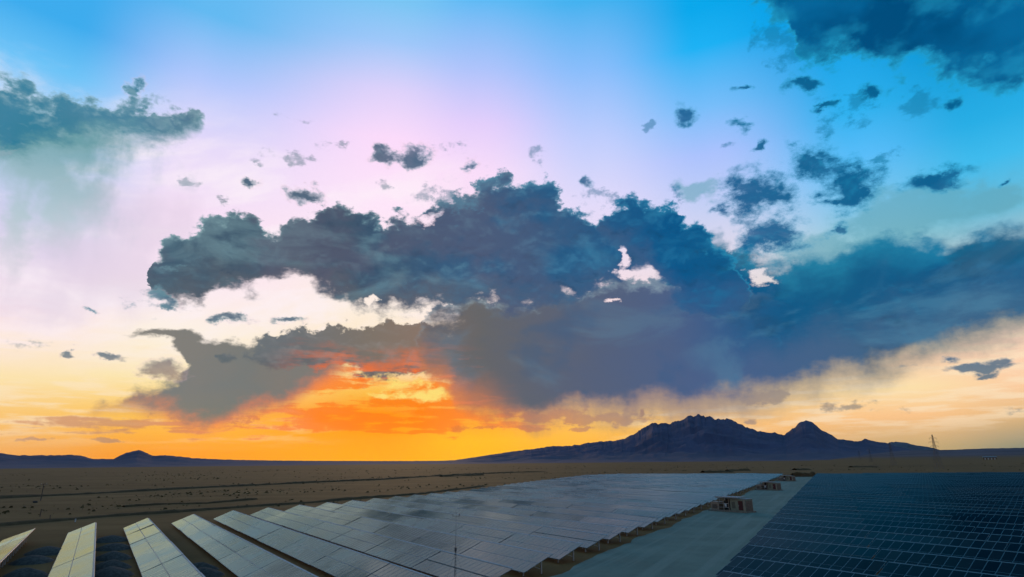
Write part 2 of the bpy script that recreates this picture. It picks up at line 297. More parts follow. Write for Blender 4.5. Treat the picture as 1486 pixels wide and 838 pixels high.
# separate puffs and the clouds at the two upper corners
pf = blobs([(-37.32, 30.4, 0.71, 0.93), (-44.89, 23.25, 0.47, 0.88), (-14.02, 29.15, 1.74, 1.02), (-10.94, 29.35, 2.22, 1.03), (-4.67, 29.01, 1.07, 0.78), (-20.83, 24.58, 1.97, 0.94), (-26.69, 25.04, 1.34, 0.6), (8.17, 26.9, 1.26, 0.66), (19.03, 31.85, 1.68, 1.02), (24.19, 30.05, 1.82, 0.71), (25.63, 32.8, 1.55, 0.46), (26.45, 27.8, 0.99, 0.53), (36.12, 29.9, 1.35, 1.05), (41.46, 27.2, 1.15, 0.8), (31.71, 29.5, 1.82, 0.39), (30.74, 32.38, 1.77, 0.87), (39.02, 21.64, 2.74, 1.27), (33.34, 22.94, 3.16, 2.6), (30.27, 24.94, 1.82, 1.97), (24.86, 23.65, 3.46, 2.69), (26.0, 19.94, 3.44, 2.57), (33.12, 21.75, 2.1, 1.48), (21.34, 22.97, 1.03, 0.88), (32.15, 19.39, 0.95, 0.64), (43.27, 20.24, 0.64, 0.35), (31.73, 21.77, 2.16, 0.69), (-27.4, 12.35, 1.89, 0.55), (-22.29, 12.74, 1.81, 0.51), (-36.71, 12.19, 0.91, 0.33), (-32.66, 13.61, 1.52, 0.58), (-37.89, 8.25, 0.73, 0.32), (-31.23, 7.45, 1.81, 0.86), (-35.2, 8.5, 0.93, 0.33), (38.94, 6.51, 2.9, 0.41), (37.59, 7.35, 0.95, 0.32), (40.26, 6.89, 0.88, 0.36), (39.26, 6.0, 0.74, 0.21), (12.57, 4.39, 0.32, 0.32)], smooth=0.35)
fd = g.add(g.add(g.mul(g.mn(pf, 0.9), 1.35), g.mad(puff, 1.3, 0.10)), g.mul(fn, 3.0))
ap = g.ss(fd, -0.05, 1.0)
low_w = g.ss(el0, 12.0, 4.0)
pc = g.mix(g.ss(fd, 0.1, 1.0), RIM, CORE)
pc = g.mix(g.ss(lit, -0.02, 0.26, 0.0, 0.45), pc, RIM)
pc = g.mix(low_w, pc, g.mix(0.5, HOT, LOWC))
pc = g.mix(g.mul(g.ss(fd, 0.55, 0.1), g.ss(az0, 10.0, -2.0)), pc, lin((236, 196, 208)))
sky = g.mix(g.mul(ap, g.ss(big, 0.30, 0.55, 0.78, 0.97)), sky, pc)
th = blobs([(-30.89, 24.21, 1.23, 0.58), (-25.79, 27.78, 1.25, 0.48), (-22.61, 27.47, 1.31, 0.98), (-19.06, 29.38, 1.11, 0.43), (-6.22, 30.32, 1.83, 0.77), (2.99, 29.38, 0.92, 0.65), (-14.56, 26.52, 1.14, 0.52), (-33.59, 13.72, 1.49, 1.03), (-40.56, 8.92, 0.97, 0.46), (-34.0, 8.38, 0.67, 0.28), (-22.96, 31.47, 1.74, 0.3), (-3.14, 28.78, 0.91, 0.52), (14.86, 31.65, 0.73, 0.37), (22.58, 28.26, 0.92, 0.49), (9.55, 25.41, 2.19, 0.92), (17.35, 24.62, 1.37, 0.77), (36.81, 24.28, 1.96, 0.54), (34.6, 7.22, 0.74, 0.22), (33.73, 3.58, 0.65, 0.43), (39.98, 3.48, 0.94, 0.3), (33.93, 28.87, 3.25, 1.63), (29.82, 35.77, 2.46, 2.12), (39.58, 27.6, 2.34, 1.53), (-7.58, 25.22, 2.95, 1.99), (-31.4, 16.53, 0.74, 0.41)])
sky = g.mix(g.mul(g.ss(g.add(g.mn(th, 0.55), g.mul(fn, 6.0)), 0.1, 1.0), 0.62), sky, g.mix(low_w, g.mix(0.4, CORE, RIM), g.mix(0.35, HOT, LOWC)))
tl = crv(ta, [(-50.36, 25.61), (-47.47, 26.38), (-45.98, 27.1), (-45.26, 27.7), (-44.01, 28.08), (-43.35, 27.6), (-42.32, 27.77), (-41.29, 28.51), (-40.11, 28.76), (-38.87, 28.96), (-37.36, 29.28), (-35.77, 29.49), (-34.09, 29.52), (-32.65, 29.56), (-31.72, 29.34), (-30.57, 27.38)])
bl_ = crv(ta, [(-49.11, 20.47), (-44.87, 22.21), (-43.36, 23.13), (-40.89, 24.35), (-38.62, 25.15), (-36.11, 25.53), (-33.57, 26.65), (-31.75, 27.75), (-31.03, 30.21)])
ul = g.add(g.sub(tl, el), g.add(g.mul(fn, 4.0), g.mul(puff, 4.5)))
dl = g.add(g.sub(el, bl_), g.mul(fn, 3.0))
al = g.mul(g.ss(ul, 0.0, 0.9), g.ss(dl, -0.9, 1.5))
cl_ = g.mix(g.ss(g.add(dl, g.mul(g.sub(broad, 0.5), 3.0)), 0.3, 2.2), lin((98, 152, 160)), CORE)
cl_ = g.mix(g.ss(lit, 0.0, 0.26, 0.0, 0.45), cl_, RIM)
cl_ = g.mix(g.ss(ul, 1.4, 0.1, 0.0, 0.6), cl_, RIM)
sky = g.mix(g.mul(al, 0.95), sky, cl_)
bt = crv(ta, [(-50, 45), (5, 45), (26.81, 40.97), (27.87, 39.34), (29.53, 37.52), (31.04, 35.42), (31.09, 33.72), (32.87, 32.33), (35.81, 32.35), (38.12, 30.33), (40.23, 30.38), (41.66, 28.04), (43.27, 26.88), (44.78, 25.75), (45.8, 25.34)])
at_ = g.add(g.sub(el, bt), g.add(g.mul(fn, 6.0), g.mul(puff, 4.0)))
fade_out = g.ss(az0, 75.0, 95.0, 1.0, 0.0)
ct = g.mix(g.ss(at_, 0.2, 3.0), RIM, g.mix(g.ss(broad, 0.35, 0.65), lin((0, 70, 118)), lin((6, 98, 150))))
ct = g.mix(g.ss(bulge, 0.0, 0.2, 0.0, 0.4), ct, RIM)
high_fade = g.ss(el0, 44.0, 62.0, 1.0, 0.0)
sky = g.mix(g.mul(g.mul(g.ss(at_, 0.0, 1.3), 0.95), g.mul(fade_out, high_fade)), sky, ct)

# round the rest of the compass: the plain evening sky with broken cloud, no sun
back = g.ramp(g.ss(dz, 0.0, 1.0, kind='LINEAR'), [(0.0, lin((158, 138, 138))), (0.12, lin((172, 152, 164))), (0.4, lin((98, 138, 182))), (1.0, lin((28, 112, 178)))])
nish = g.new('ShaderNodeTexSky', sky_type='NISHITA')
nish.sun_disc = False
nish.sun_elevation = RD(SUN_EL)
nish.sun_rotation = RD(SUN_AZ)
back = g.mix(1.0, back, g.vm('MULTIPLY', nish.outputs[0], (0.06, 0.06, 0.06)), 'ADD')
bc = g.ss(g.add(g.noise(Dn, 3.2, 6.0, 0.6), 0.0), 0.5, 0.62)
back = g.mix(g.mul(bc, 0.85), back, lin((62, 92, 122)))
side = g.mx(g.ss(g.m('ABSOLUTE', az0), 50.0, 85.0), g.ss(el0, 45.0, 66.0))
sky = g.mix(side, sky, back)
sky = g.mix(1.0, sky, g.mix(g.mul(g.ss(el0, 7.0, 1.0), g.ss(g.m('ABSOLUTE', g.add(az0, 11.0)), 30.0, 14.0)), (1, 1, 1, 1), (1.12, 1.08, 0.80, 1)), 'MULTIPLY')
bg = g.new('ShaderNodeBackground')
g.put(bg.inputs[0], sky)
bg.inputs[1].default_value = 1.0
wo = g.new('ShaderNodeOutputWorld')
wt.links.new(bg.outputs[0], wo.inputs[0])
world.cycles.sampling_method = 'MANUAL'
world.cycles.sample_map_resolution = 512

# ------------------------------------------------------------------ sun, low behind cloud
sl = bpy.data.lights.new('sun', 'SUN')
sl.energy = 0.9
sl.angle = RD(12)
sl.color = (1.0, 0.62, 0.35)
so = bpy.data.objects.new('sun', sl)
C.objects.link(so)
sd = Vector((sin(RD(SUN_AZ)) * cos(RD(SUN_EL)), cos(RD(SUN_AZ)) * cos(RD(SUN_EL)), sin(RD(SUN_EL))))
so.rotation_euler = sd.to_track_quat('Z', 'Y').to_euler()
so.location = sd * 100

# ------------------------------------------------------------------ materials
def mat(name, col, rough=0.8, metal=0.0, spec=0.3, var=0.25, scale=3.0, col2=None, bump=0.0, coord='Object', detail=5.0, thr=(0.35, 0.65)):
    m = bpy.data.materials.new(name)
    m.use_nodes = True
    t = m.node_tree
    q = G(t)
    b = t.nodes['Principled BSDF']
    tc = q.new('ShaderNodeTexCoord').outputs[coord]
    n = q.noise(tc, scale, detail, 0.6)
    c2 = col2 or tuple(c * (1 - var) for c in col)
    q.put(b.inputs['Base Color'], q.mix(q.ss(n, thr[0], thr[1]), tuple(c2) + (1,), tuple(col) + (1,)))
    b.inputs['Roughness'].default_value = rough
    b.inputs['Metallic'].default_value = metal
    b.inputs['Specular IOR Level'].default_value = spec
    if bump:
        bn = q.new('ShaderNodeBump')
        bn.inputs['Strength'].default_value = bump
        q.put(bn.inputs['Height'], n)
        t.links.new(bn.outputs[0], b.inputs['Normal'])
    return m

M = {}
M['galv'] = mat('galvanised steel', (.55, .53, .48), .55, .35, .4, .25, 4)
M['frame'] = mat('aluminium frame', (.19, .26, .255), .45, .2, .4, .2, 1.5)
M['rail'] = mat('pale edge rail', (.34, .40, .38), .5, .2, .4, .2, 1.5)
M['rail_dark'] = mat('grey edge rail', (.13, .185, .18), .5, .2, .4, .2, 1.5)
M['seam'] = mat('dark joint', (.03, .03, .03), .8)
M['concrete'] = mat('concrete', (.26, .21, .15), .9, 0, .2, .3, 2)
M['cabinet'] = mat('beige cabinet paint', (.30, .23, .16), .6, 0, .35, .2, 1.2)
M['green'] = mat('pale green paint', (.22, .22, .145), .6, 0, .35, .2, 1.2)
M['red'] = mat('dark red paint', (.075, .012, .010), .55, 0, .35, .3, 1.5)
M['rust'] = mat('rust brown paint', (.20, .13, .085), .65, 0, .3, .3, 1.5)
M['white'] = mat('white paint', (.50, .50, .47), .5, 0, .4, .12, 2)
M['roof'] = mat('sheet roof', (.26, .27, .25), .45, .3, .4, .2, .8)
M['void'] = mat('dark louvre', (.025, .025, .025), .8)
M['wood'] = mat('weathered wood', (.12, .09, .065), .9)
M['lattice'] = mat('grey lattice steel', (.10, .105, .11), .6, .3)
M['heap'] = mat('slate gravel', (.088, .076, .058), .95, 0, .2, .45, 2.5, bump=.5)
M['boulder'] = mat('dark boulder rock', (.05, .045, .04), .95, 0, .2, .4, 3)
M['scrub'] = mat('dry desert scrub', (.105, .070, .024), .95, 0, .1, .4, .05)
M['berm'] = mat('dark banked earth', (.115, .066, .026), .95, 0, .1, .35, .3)
M['rock'] = mat('mountain rock', (.060, .068, .090), .95, 0, .1, .45, .002)
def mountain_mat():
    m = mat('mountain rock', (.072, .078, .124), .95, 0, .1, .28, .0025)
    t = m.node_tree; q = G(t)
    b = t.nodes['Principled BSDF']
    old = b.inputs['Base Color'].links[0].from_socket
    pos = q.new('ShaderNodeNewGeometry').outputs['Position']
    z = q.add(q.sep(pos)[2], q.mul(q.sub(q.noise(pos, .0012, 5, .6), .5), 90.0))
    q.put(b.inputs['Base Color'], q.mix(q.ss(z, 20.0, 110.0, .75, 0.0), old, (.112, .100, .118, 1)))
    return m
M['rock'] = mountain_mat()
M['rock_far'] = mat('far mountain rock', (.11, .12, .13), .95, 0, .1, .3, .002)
M['scree'] = mat('pale plateau ground', (.115, .098, .105), .95, 0, .1, .4, .003)

def glass_mat(name, ior, tint, dusty, deep):
    m = bpy.data.materials.new(name)
    m.use_nodes = True
    t = m.node_tree; q = G(t)
    b = t.nodes['Principled BSDF']
    geo = q.new('ShaderNodeNewGeometry').outputs['Position']
    oi = q.new('ShaderNodeObjectInfo').outputs['Random']
    n = q.noise(geo, 0.035, 5, .65)
    n2 = q.noise(geo, .9, 4, .6)
    dust = q.add(q.ss(n, .35, .68, .0, dusty), q.mul(q.sub(n2, .5), dusty * .6))
    dust = q.add(dust, q.mul(q.sub(oi, .5), .03))
    t.nodes.remove(b)
    di = q.new('ShaderNodeBsdfDiffuse')
    q.put(di.inputs['Color'], q.mix(dust, deep, (.32, .40, .31, 1)))
    gl = q.new('ShaderNodeBsdfGlossy')
    gl.inputs['Color'].default_value = tint      # the greenish anti-glare coat
    q.put(gl.inputs['Roughness'], q.add(.13, q.mul(dust, 1.2)))
    fr = q.new('ShaderNodeFresnel'); fr.inputs['IOR'].default_value = ior
    ms_ = q.new('ShaderNodeMixShader')
    q.put(ms_.inputs[0], fr.outputs[0]); t.links.new(di.outputs[0], ms_.inputs[1]); t.links.new(gl.outputs[0], ms_.inputs[2])
    t.links.new(ms_.outputs[0], t.nodes['Material Output'].inputs['Surface'])
    return m
def plateau_mat():
    m = M['scree']
    t = m.node_tree; q = G(t)
    b = t.nodes['Principled BSDF']
    old = b.inputs['Base Color'].links[0].from_socket
    pos = q.new('ShaderNodeNewGeometry').outputs['Position']
    z = q.add(q.sep(pos)[2], q.mul(q.sub(q.noise(pos, .004, 5, .6), .5), 12.0))
    q.put(b.inputs['Base Color'], q.mix(q.ss(z, 3.0, 24.0), (.16, .085, .024, 1), old))
plateau_mat()
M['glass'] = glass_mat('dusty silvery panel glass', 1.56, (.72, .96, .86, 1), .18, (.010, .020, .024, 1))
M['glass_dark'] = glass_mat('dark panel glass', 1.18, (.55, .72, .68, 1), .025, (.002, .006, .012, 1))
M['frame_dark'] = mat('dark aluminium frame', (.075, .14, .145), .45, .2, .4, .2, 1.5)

def ground_mat():
    m = bpy.data.materials.new('desert ground')
    m.use_nodes = True
    t = m.node_tree; q = G(t)
    b = t.nodes['Principled BSDF']
    p = q.new('ShaderNodeNewGeometry').outputs['Position']
    n1 = q.noise(p, .004, 6, .6)
    n2 = q.noise(p, .06, 6, .65)
    n3 = q.noise(p, 1.1, 5, .65)
    # faint wheel tracks and washes running with the plant's far fence line
    rot = q.vm('ADD', q.vm('MULTIPLY', p, (.012, .05, 0)), q.vm('MULTIPLY', q.comb(q.sep(p)[1], q.sep(p)[0]), (-.009, .002, 0)))
    n4 = q.noise(rot, 1.0, 5, .6)
    c = q.mix(q.ss(n1, .35, .65), (.140, .074, .020, 1), (.185, .099, .029, 1))
    c = q.mix(q.ss(n2, .4, .66, 0, .65), c, (.098, .051, .013, 1))
    c = q.mix(q.ss(n4, .48, .66, 0, .5), c, (.235, .130, .042, 1))
    c = q.mix(q.ss(n3, .50, .72, 0, .45), c, (.112, .058, .015, 1))
    q.put(b.inputs['Base Color'], c)
    b.inputs['Roughness'].default_value = .95
    b.inputs['Specular IOR Level'].default_value = .1
    bn = q.new('ShaderNodeBump'); bn.inputs['Strength'].default_value = .35
    q.put(bn.inputs['Height'], n3); t.links.new(bn.outputs[0], b.inputs['Normal'])
    return m
M['ground'] = ground_mat()

def road_mat():
    m = bpy.data.materials.new('blue grey gravel')
    m.use_nodes = True
    t = m.node_tree; q = G(t)
    b = t.nodes['Principled BSDF']
    p = q.new('ShaderNodeNewGeometry').outputs['Position']
    # u runs along the road so that wheel marks follow it
    n1 = q.noise(p, .10, 6, .65)
    n2 = q.noise(p, 1.6, 6, .7)
    x, y, z = q.sep(p)
    along = q.add(q.mul(x, ROAD_T.x), q.mul(y, ROAD_T.y))
    across = q.sub(q.mul(x, ROAD_T.y), q.mul(y, ROAD_T.x))
    n3 = q.noise(q.comb(q.mul(along, .02), q.mul(across, .62)), 1.0, 3, .55)
    c = q.mix(q.ss(n1, .35, .66), (.112, .172, .126, 1), (.155, .225, .165, 1))
    c = q.mix(q.ss(n3, .47, .64, 0, .7), c, (.18, .245, .185, 1))
    c = q.mix(q.ss(n2, .5, .72, 0, .5), c, (.07, .115, .088, 1))
    q.put(b.inputs['Base Color'], c)
    b.inputs['Roughness'].default_value = .9
    b.inputs['Specular IOR Level'].default_value = .2
    bn = q.new('ShaderNodeBump'); bn.inputs['Strength'].default_value = .3
    q.put(bn.inputs['Height'], n2); t.links.new(bn.outputs[0], b.inputs['Normal'])
    return m

# ------------------------------------------------------------------ object helpers
class MB:
    """collects boxes, bars and sheets and links them as ONE mesh object"""
    def __init__(self):
        self.v = []; self.f = []; self.mi = []
    def quad(self, a, b, c, d, mi=0):
        i = len(self.v); self.v += [tuple(a), tuple(b), tuple(c), tuple(d)]
        self.f.append((i, i + 1, i + 2, i + 3)); self.mi.append(mi)
    def box(self, c, s, mi=0, mtx=None, bottom=True):
        i = len(self.v)
        for z in (-.5, .5):
            for y in (-.5, .5):
                for x in (-.5, .5):
                    p = Vector((c[0] + x * s[0], c[1] + y * s[1], c[2] + z * s[2]))
                    self.v.append(tuple(mtx @ p if mtx else p))
        fs = [(4, 5, 7, 6), (0, 1, 5, 4), (1, 3, 7, 5), (3, 2, 6, 7), (2, 0, 4, 6)]
        if bottom: fs.append((0, 2, 3, 1))
        for f in fs:
            self.f.append(tuple(i + k for k in f)); self.mi.append(mi)
    def bar(self, a, b, w, h=None, mi=0):
        a, b = Vector(a), Vector(b); h = h or w
        d = b - a; L = d.length
        if L < 1e-6: return
        q = d.to_track_quat('Z', 'Y').to_matrix().to_4x4()
        self.box((0, 0, L / 2), (w, h, L), mi, Matrix.Translation(a) @ q)
    def tube(self, a, b, r0, r1=None, n=8, mi=0):
        a, b = Vector(a), Vector(b); r1 = r0 if r1 is None else r1
        d = b - a; q = d.to_track_quat('Z', 'Y')
        i = len(self.v)
        for p, r in ((a, r0), (b, r1)):
            for k in range(n):
                self.v.append(tuple(p + q @ Vector((r * cos(2 * pi * k / n), r * sin(2 * pi * k / n), 0))))
        for k in range(n):
            self.f.append((i + k, i + (k + 1) % n, i + n + (k + 1) % n, i + n + k)); self.mi.append(mi)
        self.f.append(tuple(i + n + k for k in range(n))); self.mi.append(mi)
        self.f.append(tuple(i + n - 1 - k for k in range(n))); self.mi.append(mi)
    def mesh(self, name, mats):
        me = bpy.data.meshes.new(name)
        me.from_pydata(self.v, [], self.f)
        for m in (mats if isinstance(mats, (list, tuple)) else [mats]): me.materials.append(m)
        if any(self.mi): me.polygons.foreach_set('material_index', self.mi)
        me.update()
        return me
    def build(self, name, mats, parent=None, loc=(0, 0, 0)):
        return put(name, self.mesh(name, mats), parent, loc)

def put(name, me, parent=None, loc=(0, 0, 0), rot=(0, 0, 0)):
    o = bpy.data.objects.new(name, me)
    C.objects.link(o)
    o.location = loc; o.rotation_euler = rot
    if parent: o.parent = parent
    return o

def tag(o, label=None, cat=None, group=None, kind=None):
    if label: o['label'] = label
    if cat: o['category'] = cat
    if group: o['group'] = group
    if kind: o['kind'] = kind
    return o

def empty(name, loc, rz=0.0):
    o = bpy.data.objects.new(name, None)
    C.objects.link(o)
    o.location = loc; o.rotation_euler = (0, 0, rz); o.empty_display_size = 1.0
    return o

def copy_tree(o, parent=None):
    c = o.copy(); C.objects.link(c)
    if parent: c.parent = parent
    for ch in KIDS.get(o.name, ()): copy_tree(ch, c)
    return c
KIDS = {}

def ordw(n):
    w = ['zeroth', 'first', 'second', 'third', 'fourth', 'fifth', 'sixth', 'seventh', 'eighth', 'ninth', 'tenth', 'eleventh', 'twelfth', 'thirteenth', 'fourteenth', 'fifteenth', 'sixteenth']
    return w[n]

# ------------------------------------------------------------------ plan of the plant: rows run along RV, successive rows step along PV
A = -0.603732
RV = Vector((sin(A), cos(A), 0)); PV = Vector((cos(A), -sin(A), 0))
ROTZ = math.atan2(-RV.y, -RV.x)
def plan(r, p, z=0.0): return Vector((RV.x * r + PV.x * p, RV.y * r + PV.y * p, z))
PITCH = 8.3655
SL = 4.1                                    # panel length up the slope
def end_desert(p):
    if p < 107: return 136.64 + .535 * p
    for (p0, r0), (p1, r1) in zip(BACK[:-1], BACK[1:]):
        if p <= p1: return r0 + (r1 - r0) * (p - p0) / (p1 - p0)
    return BACK[-1][1]
BACK = [(107, 193.9), (167, 243.0), (290, 335.0), (335, 345.0), (392, 258.0)]
def end_road(p): return 34.31 + .5271 * p
def start_right(p): return 41.81 + .522 * (p - 57.4)
def back_right(r): return min(403 + (226 - r) * 1.09, 530)
ROAD_T = (RV * .5271 + PV).normalized()

# ------------------------------------------------------------------ ground and road
gm = MB()
R_ = 24000.0
N_ = 48
gm.v = [(0, 0, 0)] + [(R_ * cos(2 * pi * k / N_), R_ * sin(2 * pi * k / N_), 0) for k in range(N_)]
gm.f = [(0, 1 + k, 1 + (k + 1) % N_) for k in range(N_)]
gm.mi = [0] * N_
tag(gm.build('ground', M['ground']), kind='structure')

M['road'] = road_mat()
rd = MB()
ps = [20 + 10 * i for i in range(46)]
def road_left(p): return end_road(p) - 2.3 + 1.5 * mnoise.noise((p * .06, 3.1, 0)) + .9 * mnoise.noise((p * .3, 7.7, 0)) + 0
def road_right(p): return start_right(p) - 4.5
prev = None
fine_ps = [18 + 2.0 * i for i in range(189)]
for p in fine_ps:
    cur = (plan(road_left(p), p, .02), plan(road_right(p), p, .02))
    if prev: rd.quad(prev[0], prev[1], cur[1], cur[0])
    prev = cur
tag(rd.build('gravel_road', M['road']), kind='structure')

# ------------------------------------------------------------------ mountains and hills
def at(azd, r, z=0.0): return Vector((sin(RD(azd)) * r, cos(RD(azd)) * r, z))

def interp(pts, x):
    if x <= pts[0][0]: return pts[0][1]
    for (x0, y0), (x1, y1) in zip(pts[:-1], pts[1:]):
        if x <= x1: return y0 + (y1 - y0) * (x - x0) / (x1 - x0)
    return pts[-1][1]

SURF = {}
def ground_at(v, name='plateau'):
    hit = SURF[name].ray_cast(Vector((v[0], v[1], 3000)), Vector((0, 0, -1)))[0]
    return max(0.0, hit.z) if hit else 0.0

def ridge_range(name, prof, d_ridge, d_front, d_back, material, step=.13, seed=0, spur=.35, apron=.22, jag=.05, pw=1.9, nr=26):
    """a range of hills: crest heights by compass bearing, slopes falling to the plain before and behind"""
    a0, a1 = prof[0][0], prof[-1][0]
    na = int((a1 - a0) / step) + 1
    me = MB()
    ring = []
    for j in range(nr + 9):
        ring.append(d_front + (d_ridge - d_front) * j / nr if j <= nr else d_ridge + (d_back - d_ridge) * (j - nr) / 8.0)
    for i in range(na + 1):
        a = a0 + (a1 - a0) * i / na
        crest = CAM_H + d_ridge * tan(RD(max(interp(prof, a), -.09)))
        rel = max(crest, 2.0)
        for j, r in enumerate(ring):
            v = at(a, r)
            q = Vector((v.x * .0011, v.y * .0011, seed))
            rid = 1 - abs(2 * mnoise.fractal(q, 1.0, 2.1, 5)) 
            if j <= nr:
                u = j / nr
                h = rel * (apron * u + (1 - apron) * u ** pw)
                h += rel * spur * (rid - .75) * (u ** 1.3) * (1 - u) * 1.9
                jn = mnoise.fractal(Vector((a * 3.1, seed, r * .0004)), 1.0, 2.0, 5) * jag * rel * u ** 3
                h = h + jn
            else:
                u = 1 - (j - nr) / 8.0
                h = rel * u ** 1.3 * (1 + .2 * (rid - .7))
            me.v.append((v.x, v.y, h if 0 < j < len(ring) - 1 else -2.0))
    n = len(ring)
    for i in range(na):
        for j in range(n - 1):
            k = i * n + j
            me.f.append((k, k + n, k + n + 1, k + 1)); me.mi.append(0)
    SURF[name] = BVHTree.FromPolygons(me.v, me.f)
    o = me.build(name, material)
    return tag(o, kind='structure')

BIG = [(-8.19, 0.08), (-6.9, 0.13), (-5.6, 0.18), (-2.99, 0.53), (-0.36, 0.89), (2.28, 1.18), (3.61, 1.36), (5.58, 1.4), (6.89, 1.57), (8.2, 1.74), (9.5, 1.79), (10.47, 1.96), (11.46, 2.38), (12.46, 2.99), (13.12, 3.36), (14.07, 3.34), (14.68, 3.13), (15.65, 3.55), (16.61, 3.83), (17.23, 3.94), (18.43, 3.77), (19.3, 3.5), (19.91, 3.6), (20.76, 3.27), (21.57, 2.76), (22.38, 2.38), (23.21, 2.18), (23.77, 2.22), (24.46, 1.96), (25.2, 2.53), (25.81, 3.03), (26.37, 3.13), (26.87, 2.88), (27.56, 2.22), (28.05, 1.98), (28.5, 1.57), (29.49, 1.38), (29.98, 1.31), (30.5, 1.52), (31.2, 1.28), (31.9, 1.15), (32.56, 0.87), (33.88, 0.47), (35.17, 0.19), (37.63, -0.29)]
LEFT = [(-44.97, 1.07), (-42.86, 0.85), (-40.67, 0.95), (-40.28, 0.9), (-39.87, 0.8), (-38.28, 0.8), (-37.25, 0.8), (-36.41, 0.85), (-35.74, 0.74), (-35.05, 0.53), (-33.7, 0.5), (-33.29, 0.79), (-32.86, 1.0), (-32.18, 1.21), (-31.68, 1.05), (-31.06, 0.73), (-30.18, 0.78), (-29.18, 0.69), (-28.14, 0.55), (-26.04, 0.42), (-22.75, 0.32), (-18.72, 0.24), (-14.5, 0.19), (-9.47, 0.14), (-4.3, 0.14), (-1.68, 0.09)]
FARR = [(29.0, -0.16), (30.63, 0.8), (32.14, 1.15), (32.63, 1.24), (33.3, 1.12), (33.95, 0.89), (34.62, 0.82), (35.24, 0.6), (36.46, 0.17), (37.63, -0.29)]
PLAT = [(26.42, -0.22), (28.52, 0.01), (31.54, 0.4), (32.97, 0.54), (33.89, 0.55), (36.1, 0.53), (38.21, 0.59), (40.42, 0.59), (43.12, 0.54), (45.75, 0.25)]
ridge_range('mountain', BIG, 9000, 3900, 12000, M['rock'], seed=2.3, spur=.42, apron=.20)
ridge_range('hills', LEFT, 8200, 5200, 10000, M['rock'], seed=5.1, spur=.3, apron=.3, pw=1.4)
ridge_range('mountain', FARR, 15000, 12500, 17000, M['rock_far'], seed=8.8)
ridge_range('plateau', PLAT, 5200, 1300, 6500, M['scree'], seed=11.7, spur=.10, apron=.14, jag=.02, pw=2.8)

# ------------------------------------------------------------------ banks of dark earth across the plain
def bank(pts, w, h, seed, name='earth_bank'):
    me = MB(); rows = []
    fine_pts = []
    for (a, b) in zip(pts[:-1], pts[1:]):
        a, b = Vector(a), Vector(b)
        n = max(2, int((b - a).length / 3.0))
        for k in range(n): fine_pts.append(a.lerp(b, k / n))
    fine_pts.append(Vector(pts[-1]))
    for i, p in enumerate(fine_pts):
        t = (fine_pts[min(i + 1, len(fine_pts) - 1)] - fine_pts[max(i - 1, 0)]).normalized()
        nn = Vector((-t.y, t.x))
        k = mnoise.noise((p.x * .05, p.y * .05, seed)); k2 = mnoise.noise((p.x * .3, p.y * .3, seed))
        hh = h * (1 + .5 * k + .45 * k2); ww = w * (1 + .35 * k + .2 * k2)
        p = p + nn * (k * 1.2)
        rows.append([(p.x + nn.x * ww * s, p.y + nn.y * ww * s, z * hh if z else -.1) for s, z in ((-1, 0), (-.45, .75), (0, 1), (.45, .7), (1, 0))])
    for r in rows: me.v += r
    for i in range(len(rows) - 1):
        for j in range(4):
            k = i * 5 + j
            me.f.append((k, k + 1, k + 6, k + 5)); me.mi.append(0)
    return tag(me.build(name, M['berm']), kind='structure')
bank([(-202.0, 222.3), (-202.8, 240.9), (-192.4, 260.8), (-182.4, 288.0), (-169.7, 321.5), (-151.9, 358.4), (-129.1, 404.8), (-99.6, 447.8), (-62.8, 575.7), (-1.4, 684.3), (35.7, 707.5)], 3.4, .85, 1.0)
bank([(-110.7, 123.4), (-108.3, 130.2), (-105.6, 137.9), (-100.5, 150.7), (-89.7, 161.3), (-84.9, 169.7), (-76.2, 181.3), (-63.5, 197.5), (-54.5, 213.9), (-39.1, 237.3), (-16.1, 309.5)], 2.0, .55, 2.0)
bank([(-117.1, 184.2), (-111.0, 195.0), (-98.5, 196.3), (-91.1, 216.1)], 1.2, .45, 3.0)
for q in [([(179.5, 575.1), (208.8, 580.1)], 5, 1.6), ([(226.7, 643.8), (250.7, 646.8)], 6, 2.0), ([(190.1, 414.3), (198.2, 416.5), (211.3, 426.6)], 1.6, 2.6), ([(303.8, 654.8), (321.0, 658.1)], 5, 1.5), ([(446.7, 800.8), (480.1, 803.1)], 8, 1.6), ([(-63.0, 523.7), (-29.2, 560.6)], 3, 1.0)]: bank(q[0], q[1], q[2], 4.0)

